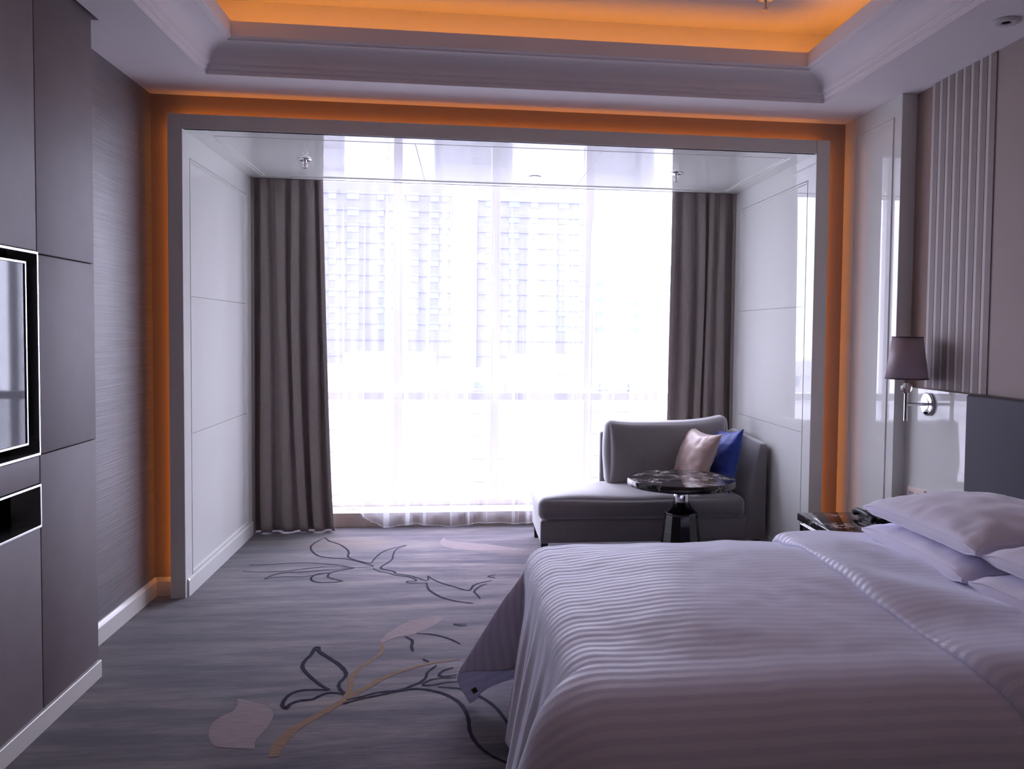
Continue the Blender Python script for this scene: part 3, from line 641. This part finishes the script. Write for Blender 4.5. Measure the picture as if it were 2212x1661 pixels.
# ================================================================ BED
bed = thing('bed', 'bed with dark base and white mattress, under the striped duvet', 'bed', (1.3, 2.7, 0))
bm = B(); softbox(bm, .40, 2.24, 1.99, 3.35, .06, .30, .02); obj('base', bm, HEADB, bed, 'keep')
bm = B(); softbox(bm, .37, 2.245, 1.955, 3.375, .302, .598, .09, (.006, 0)); obj('mattress', bm, LINEN, bed, 'keep')
for x, y in ((.5, 2.08), (.5, 3.26), (2.1, 2.08), (2.1, 3.26)):
    bm = B(); lathe(bm, [(0, 0), (.025, 0), (.025, .06), (0, .06)], x, y, 16); obj('leg', bm, BLK, bed)
hb = thing('headboard', 'slate grey padded headboard fixed to the wall above the pillows', 'headboard', (2.28, 2.6, .2))
bm = B(); softbox(bm, 2.250, 2.2955, .85, 3.705, .18, 1.208, .012, (0, 0), 10); obj('padded_panel', bm, HEADB, hb, 'keep')

X0F, YFAR, YNEAR, ZT = .335, 3.355, 2.12, .628
RF, RN = .085, .30
def roundhang(d, r, flare):
    """distance d beyond the start of the rounding -> (outward, down)"""
    if d <= 0: return (d, 0)
    arc = r*PI/2
    if d < arc: return (r*math.sin(d/r)*(1+flare*.25*(d/arc)), r*(1-math.cos(d/r)))
    e = d-arc; c = 1/math.sqrt(1+flare*flare)
    return (r*(1+flare*.25)+flare*e*c, r+e*c)
ARC_N = .52
NEAR = [(0.0, 0.0)]
for _k in range(400):
    _d = (_k+.5)*.004; _a = PI/2*.97*min(1, _d/ARC_N)**1.6
    NEAR.append((NEAR[-1][0]+.004*math.cos(_a), NEAR[-1][1]+.004*math.sin(_a)))
def nearhang(d):
    """soft quilt edge on the side towards the room"""
    if d <= 0: return (d, 0)
    k = min(399, int(d/.004)); q = d/.004-k; a, b = NEAR[k], NEAR[k+1]
    return (a[0]+(b[0]-a[0])*q, a[1]+(b[1]-a[1])*q)
def topz(x, y):
    z = ZT+.013*noise.noise(Vector((x*2.6, y*1.8, 0)))+.007*noise.noise(Vector((x*6, y*2.2, 4)))+.003*noise.noise(Vector((x*13, y*9, 8)))
    z += .0024*math.exp(-max(0, x-X0F)/.13)*math.sin(y*44+6*noise.noise(Vector((y*3, x*2, 1))))*(.5+noise.noise(Vector((y*2.5, 3, 1))))
    z += .034*smoothstep(0, .30, x-X0F)*smoothstep(0, .28, YFAR-y)*smoothstep(-.2, .6, y-YNEAR)*(1-smoothstep(1.2, 1.6, x))
    z += .014*math.exp(-((x-.62)/.35)**2-((y-2.4)/.4)**2)
    return z
def duvet_pt(s, y):
    """s: cloth distance past the foot rounding start (negative on top); y: cloth coordinate across the bed"""
    tf = y-YFAR; tn = YNEAR-y
    if s <= 0 and tf <= 0 and tn <= 0: return Vector((X0F-s, y, topz(X0F-s, y)))
    if s <= 0:
        if tf > 0:
            o, dn = roundhang(tf, RF, .10+.05*math.sin(s*9)); return Vector((X0F-s, YFAR+o, topz(X0F-s, YFAR)-dn))
        o, dn = nearhang(tn); return Vector((X0F-s+.004*math.sin(tn*20+s*14), YNEAR-o, topz(X0F-s, YNEAR)-dn))
    if tf <= 0 and tn <= 0:
        fold = smoothstep(.05, .40, s)
        und = .009*math.sin(y*19+1.1*math.sin(y*5))+.006*math.sin(y*47)+.010*noise.noise(Vector((y*6, s*1.5, 7)))
        o, dn = roundhang(s, RF, .17+.05*math.sin(y*3.1+.6))
        return Vector((X0F-o-und*fold, y+.006*math.sin(s*9+y*11)*fold, topz(X0F, y)-dn))
    if tf > 0:
        d = math.hypot(s, tf); ph = math.degrees(math.atan2(tf, s))
        def key(K, x):
            for (a, va), (b, vb) in zip(K, K[1:]):
                if x <= b: q = (x-a)/(b-a); q = q*q*(3-2*q); return va+(vb-va)*q
            return K[-1][1]
        fl = key([(0, .14), (10, .10), (35, .62), (48, .36), (66, .10), (90, .10)], ph)
        th = key([(0, 0), (10, -2), (35, 2), (48, 9), (66, 45), (90, 90)], ph)
        g = smoothstep(.02, .28, d); th = ph*(1-g)+th*g; fl = fl*g+.10*(1-g)
        o, dn = roundhang(d, RF, fl); t = math.radians(th)
        return Vector((X0F-o*math.cos(t), YFAR+o*math.sin(t), topz(X0F, YFAR)-dn))
    d = math.hypot(s, tn); ph = math.degrees(math.atan2(tn, s)); r = RF+(RN-RF)*ph/90
    g = ph/90; fl = .16+.10*math.sin(math.radians(ph*2)); oa, da = roundhang(d, RF+.10*math.sin(PI*g), fl); ob, db = nearhang(d); g = g*g*(3-2*g); o, dn = oa+(ob-oa)*g, da+(db-da)*g; t = math.radians(ph)
    return Vector((X0F-o*math.cos(t), YNEAR-o*math.sin(t), topz(X0F, YNEAR)-dn))
def hemlen(y):
    return .63-.13*smoothstep(2.95, 3.33, y)
# cloth samples
xs = [-1.02+1.02*k/60 for k in range(61)]
ys = [YNEAR-.95+.95*k/50 for k in range(50)]+[YNEAR+(YFAR-YNEAR)*k/110 for k in range(110)]+[YFAR+.56*k/40 for k in range(41)]
NS = 44
def dp(i, j):
    y = ys[j]
    s = xs[i] if i <= 60 else (i-60)/NS*hemlen(y)
    if y > YFAR and s > 0:   # the corner of the quilt tucks up a little
        y = YFAR+(y-YFAR)*(1-.12*(s/hemlen(y)))
    p = duvet_pt(s, y); p.z = max(p.z, .012); return p
def duv(i, j): return ((xs[i] if i <= 60 else (i-60)/NS*hemlen(ys[j])), ys[j])
dv = thing('duvet', 'white satin-striped duvet draped over the bed, top edge folded back', 'duvet', (.8, 2.7, .6))
bm = B(); grid(bm, 60+NS, len(ys)-1, dp, duv)
o = obj('cover', bm, DUV, dv, 'keep'); md = o.modifiers.new('loft', 'SOLIDIFY'); md.thickness = .010; md.offset = -1
# folded-back band
XA, XBD = 1.245, 1.745
sec = [(XBD, .612), (XBD-.004, .630), (XBD-.020, .648), (XBD-.06, .664)]+[(XBD-.06-(XBD-.06-XA-.05)*k/22, .668) for k in range(1, 23)]
sec += [(XA+.030, .666), (XA+.012, .660), (XA+.002, .652), (XA, .644), (XA+.004, .637), (XA+.016, .633), (XA+.05, .633)]
def band(i, j):
    x, z = sec[i]; y = ys2[j]; dz = z-ZT; top = (z > .654)
    x += .010*math.sin(y*4.1+.5)*(1 if i > 12 else .5)+.006*noise.noise(Vector((y*5, i*.1, 3)))
    tf = y-YFAR; tn = YNEAR-y
    w_ = (.010*noise.noise(Vector((x*3.2, y*3.0, 9)))+.006*math.sin(y*9+x*12)) if top else 0
    hump = .012*math.sin(PI*min(1, max(0, (XBD-x)/(XBD-XA)))) if top else 0
    if tf > 0: o, dn = roundhang(tf, RF+dz, .12); return Vector((x, YFAR+o, topz(x, YFAR)+dz+w_+hump-dn))
    if tn > 0: o, dn = nearhang(tn); o += dz*min(1, tn/.3)*.8; return Vector((x-.05*smoothstep(0, .35, tn)*(1 if i < 20 else -.2)+.03*smoothstep(.1, .4, tn), YNEAR-o, topz(x, YNEAR)+dz+w_+hump-dn))
    return Vector((x, y, topz(x, y)+dz+w_+hump))
ys2 = [YNEAR-.85+.85*k/44 for k in range(44)]+[YNEAR+(YFAR-YNEAR)*k/90 for k in range(90)]+[YFAR+.30*k/20 for k in range(21)]
bm = B(); grid(bm, len(sec)-1, len(ys2)-1, band, lambda i, j: (sec[i][0], ys2[j]+.02))
obj('folded_band', bm, DUV, dv, 'keep')
# little care tag inside the foot corner
TAGM = mat('brown_care_tag', (.16, .10, .085), .7)
ii = 60+NS-2
jj = len(ys)-5
pA = dp(ii, jj); pB = dp(ii, jj+2); pC = dp(ii-4, jj); nn = (pB-pA).cross(pC-pA).normalized()
if nn.y > 0: nn = -nn
bm = B(); e1 = (pB-pA).normalized(); e2 = nn.cross(e1); e2 = e2 if e2.z > 0 else -e2
cc = pA+nn*.014+e2*.018; q = [cc-e1*.011-e2*.010, cc+e1*.011-e2*.010, cc+e1*.011+e2*.010, cc-e1*.011+e2*.010]
a = [bm.verts.new(v) for v in q]; b = [bm.verts.new(v+nn*.002) for v in q]
bm.faces.new(a); bm.faces.new(b[::-1])
for k in range(4): bm.faces.new((a[k], b[k], b[(k+1) % 4], a[(k+1) % 4]))
tg = obj('care_tag', bm, TAGM, dv); tg['label'] = 'tiny brown care tag'
bm = B()
for dx, wd in ((-.005, .0022), (-.0015, .0022), (.003, .0035)):
    q = [cc+nn*.0024+e1*(dx-wd/2)-e2*.005, cc+nn*.0024+e1*(dx+wd/2)-e2*.005, cc+nn*.0024+e1*(dx+wd/2)+e2*.005, cc+nn*.0024+e1*(dx-wd/2)+e2*.005]
    bm.faces.new([bm.verts.new(v) for v in q])
obj('tag_print', bm, mat('tag_print_ink', (.03, .01, .01), .7), tg)
# sheet visible beyond the fold
bm = B(); sxs = [1.735+.508*k/16 for k in range(17)]; sys_ = [2.12-.45+.45*k/16 for k in range(16)]+[2.12+1.235*k/40 for k in range(41)]+[YFAR+.20*k/8 for k in range(1, 9)]
def sheetp(i, j):
    x = sxs[i]; y = sys_[j]; tf = y-YFAR; tn = 2.12-y; z = .612+.004*noise.noise(Vector((x*5, y*5, 2)))
    if tf > 0: o, dn = roundhang(tf, .07, .02); return Vector((x, YFAR+o, z-dn))
    if tn > 0: o, dn = nearhang(tn); return Vector((x, 2.12-o, z-dn))
    return Vector((x, y, z))
grid(bm, 16, len(sys_)-1, sheetp); tag(obj('bed_sheet', bm, LINEN, None, 'keep'), 'plain white sheet on the mattress showing between duvet and pillows', 'sheet')

# ---- four pillows in two stacks
def bed_pillow(cx, cyy, cz, L, Wd, th, tilt, yaw, seed, label, back):
    """L along y, Wd along x"""
    t = thing('pillow', label, 'pillow', (cx, cyy, cz), 'white pillows at the head of the bed')
    M = Matrix.Translation((cx, cyy, cz)) @ Matrix.Rotation(math.radians(yaw), 4, 'Z') @ Matrix.Rotation(math.radians(tilt), 4, 'Y') @ Matrix.Rotation(PI/2, 4, 'Z') @ Matrix.Rotation(-PI/2, 4, 'X')
    bm = B(); a, b = cushion(bm, L, Wd, th, M, .016, 40, seed, .006, .034, back); obj('pillowcase', bm, LINEN, t, 'keep')
    bm = B(); tube(bm, a, .0024, 6, closed=True); tube(bm, b, .0024, 6, closed=True); obj('piping', bm, LINEN, t, True)
bed_pillow(1.835, 2.935, .690, .735, .52, .094, 1, -1, 1, 'white pillow at the bottom of the far stack by the nightstand', .95)
bed_pillow(1.870, 2.930, .795, .755, .56, .135, -2, 1, 2, 'white pillow on top of the far stack by the nightstand', .45)
bed_pillow(1.840, 2.180, .690, .735, .52, .094, 1, 1, 3, 'white pillow at the bottom of the near stack at the right edge', .95)
bed_pillow(1.885, 2.155, .790, .745, .56, .125, -2, -1, 4, 'white pillow on top of the near stack at the right edge', .45)

# ================================================================ NIGHTSTAND, TELEPHONE, SCONCE, SOCKET
ns = thing('nightstand', 'black bedside cabinet with dark marble top between bed and pilaster', 'nightstand', (2.0, 4.1, 0))
bm = B(); box(bm, 1.714, 2.294, 3.84, 4.322, .513, .550, .003, 2); obj('marble_top', bm, MARB, ns, True)
bm = B(); box(bm, 1.735, 2.294, 3.855, 4.312, .06, .513, .003, 1); obj('body', bm, BLKG, ns)
bm = B(); box(bm, 1.723, 1.735, 3.862, 4.305, .300, .498, .002, 1); d = obj('drawer', bm, BLKG, ns)
bm = B(); box(bm, 1.714, 1.723, 4.00, 4.16, .392, .402, .002, 1); obj('handle', bm, CHROME, d)
bm = B(); box(bm, 1.723, 1.735, 3.862, 4.305, .075, .292, .002, 1); obj('door', bm, BLKG, ns)
bm = B(); box(bm, 1.76, 2.28, 3.88, 4.29, 0, .06); obj('plinth', bm, DARK, ns)
ph = thing('telephone', 'black desk telephone on the marble nightstand behind the pillows', 'telephone', (2.06, 4.10, .551))
bm = B(); prism(bm, [(1.985, .552), (2.20, .552), (2.20, .606), (2.185, .610), (1.985, .578)], 4.0, 4.20, 'y'); obj('base', bm, BLK, ph)
bm = B(); tube(bm, catmull([(1.975, 3.995, .575), (1.962, 4.03, .592), (1.958, 4.10, .598), (1.962, 4.17, .592), (1.975, 4.205, .575)], 5), [.018]*3+[.012]*15+[.018]*3, 12); obj('handset', bm, BLK, ph, True)
for k in range(3):
    for l in range(4):
        bm = B(); x = 2.05+.026*l; box(bm, x-.008, x+.008, 4.04+.035*k, 4.058+.035*k, .586+.0385*(x-1.99)*.0+.16*(x-2.03), .594+.16*(x-2.03), .001, 1)
        obj('key', bm, PLATE if (k, l) != (1, 0) else RED, ph)
bm = B(); pts = [(1.965+.03*math.sin(k*.12)+.006*math.cos(k*1.6), 3.985-.0025*k*.6, .560+.006*math.sin(k*1.6)) for k in range(46)]
tube(bm, pts, .0022, 6); obj('cord', bm, BLK, ph, True)

LX, LY = 2.174, 4.100
lp = thing('wall_sconce', 'chrome wall sconce with mauve tapered shade and crystal ball', 'wall lamp', (2.296, LY, 1.131))
M = Matrix.Translation((2.296, LY, 1.131)) @ Matrix.Rotation(-PI/2, 4, 'Y')
bm = B(); lathe(bm, [(0, 0), (.055, 0), (.057, .003), (.057, .012), (.053, .016), (.030, .017), (.028, .020), (0, .021)], 0, 0, 56, M); obj('backplate', bm, CHROME, lp, True)
bm = B(); lathe(bm, [(0, 0), (.006, 0), (.006, .010), (.004, .012), (0, .012)], 0, 0, 16, Matrix.Translation((2.281, LY, 1.088)) @ Matrix.Rotation(-PI/2, 4, 'Y')); obj('switch', bm, BLK, lp, True)
bm = B(); tube(bm, [(2.276, LY, 1.131), (LX, LY, 1.131)], .0078, 16); tube(bm, [(LX, LY, 1.048), (LX, LY, 1.186)], .0098, 16); obj('arm', bm, CHROME, lp, True)
bm = B(); lathe(bm, [(0, 1.184), (.014, 1.184), (.017, 1.188), (.014, 1.192), (0, 1.192)], LX, LY, 24); obj('collar', bm, CHROME, lp, True)
bm = B(); lathe(bm, [(0, 1.236), (.013, 1.236), (.011, 1.244), (.008, 1.248), (.008, 1.275), (0, 1.275)], LX, LY, 24); obj('collar', bm, CHROME, lp, True)
bm = B(); t = bmesh.new(); bmesh.ops.create_uvsphere(t, u_segments=16, v_segments=10, radius=.0285)
for v in t.verts: v.co += Vector((LX, LY, 1.213))
merge(bm, t); obj('crystal_ball', bm, CRYS, lp)
bm = B(); lathe(bm, [(.1015, 1.258), (.0735, 1.463)], LX, LY, 64)
for f in [f for f in bm.faces if len(f.verts) > 4]: bm.faces.remove(f)
sd = obj('lamp_shade', bm, SHADE, lp, True); md = sd.modifiers.new('thick', 'SOLIDIFY'); md.thickness = .0012
for r, z in ((.1018, 1.258), (.0738, 1.463)):
    bm = B(); tube(bm, [(LX+r*math.cos(2*PI*k/64), LY+r*math.sin(2*PI*k/64), z) for k in range(64)], .0026, 8, closed=True)
    obj('trim', bm, SHADE_T, sd, True)
bm = B(); lathe(bm, [(0, 1.275), (.012, 1.275), (.012, 1.31), (.022, 1.345), (.026, 1.37), (.018, 1.395), (0, 1.405)], LX, LY, 20); tube(bm, [(LX-.072, LY, 1.44), (LX+.072, LY, 1.44)], .0015, 6); obj('bulb', bm, WHITEP, lp, True)

so = thing('wall_socket', 'cream socket plate on the glossy dado just above the pillow', 'socket', (2.295, 4.19, .66))
bm = B(); box(bm, 2.288, 2.2965, 4.105, 4.275, .600, .696, .002, 1); obj('plate', bm, PLATE, so)
for y in (4.235, 4.150):
    bm = B(); box(bm, 2.2865, 2.2885, y-.024, y+.024, .622, .672, .001, 1); s = obj('socket_insert', bm, mat('socket_grey', (.36, .33, .34), .4), so)
    bm = B(); box(bm, 2.2858, 2.2868, y-.010, y-.004, .633, .648); box(bm, 2.2858, 2.2868, y+.004, y+.010, .633, .648); obj('pin_hole', bm, BLK, s)

# ================================================================ OUTSIDE
GRD = mat('pale_city_ground', (.50, .50, .50), .9); nt = GRD.node_tree
setcol(GRD, ramp(nt, noise_tex(nt, (.03, .03, .03), 5, .6), [(.35, (.26, .27, .27)), (.6, (.42, .42, .42))]))
bm = B(); box(bm, -260, 260, 12, 420, -31, -30); struct('ground_outside', bm, GRD)
FAC = mat('grey_concrete_facade', (.085, .085, .108), .8); FAC2 = mat('pale_facade', (.10, .10, .125), .8); WGL = mat('tower_window_glass', (.09, .12, .13), .4, spec=.5); PALE = mat('white_render_facade', (.38, .38, .40), .8)
def tower(name, label, x0, x1, y0, dep, z0, z1, fac, cols, rows, group='buildings beyond the window'):
    """high-rise; cols = window centres (x), rows = window centre heights"""
    t = thing(name, label, 'building', ((x0+x1)/2, y0, z0), group)
    bm = B(); box(bm, x0, x1, y0, y0+dep, z0, z1)
    for z in [z0+3*k for k in range(int((z1-z0)/3)+1)]: box(bm, x0-.1, x1+.1, y0-.25, y0, z-.12, z+.12)
    obj('wall', bm, fac, t)
    proto = None
    for cxx, wd in cols:
        for z in rows:
            bm = B(); box(bm, cxx-wd/2, cxx+wd/2, y0-.12, y0+.05, z-.75, z+.75); obj('window', bm, WGL, t)
D = 168
rows = [2.6+3*k for k in range(9)]
tower('apartment_tower', 'grey apartment tower left, faint through the sheer curtain', -26, -2.4, D, 20, -30, 29.6, FAC, [(-24.2, 1.4), (-20.5, 2.2), (-15.5, 1.2), (-11.8, 1.3), (-9.6, 2.2), (-5.6, 1.6), (-3.6, 1.2)], rows)
tower('apartment_tower', 'pale apartment tower centre, faint through the sheer curtain', 2.6, 24.5, D+4, 20, -30, 30.6, FAC2, [(4.6, 1.2), (9.5, 2), (13.5, 1.4), (19.2, 2.0), (22.8, 1.3)], rows)
tower('low_building', 'lower grey block right of the centre tower, under open sky', 25.5, 32.5, D+10, 18, -30, 14.6, PALE, [(27.5, 1.8), (30.5, 1.8)], rows[:4])
tower('low_building', 'lowest grey block beside the right drape, under open sky', 32.2, 60, D+30, 18, -30, 10.8, PALE, [(35.5, 1.8), (39, 1.8), (43, 1.8)], rows[:3])
for k, (x0, x1, y0, h) in enumerate(((-40, -21, 98, -1.4), (-21.5, -12.5, 102, -3.4), (-13, -3.4, 99, -1.0), (-4, 6, 94, -3.6), (5.4, 13.6, 101, -1.2), (13, 23, 97, -3.9), (22, 44, 102, .4))):
    nm = ('leftmost', 'second from left', 'third from left', 'middle', 'third from right', 'second from right', 'rightmost')[k]
    y0 += 22*(k % 2)
    tower('low_rise_block', 'bright white low-rise block below the towers, %s of seven' % nm, x0, x1, y0, 12, -30, h, PALE, [(x0+2+4*q, 1.2) for q in range(3)], [h-2.2], 'white low-rise blocks below the towers')
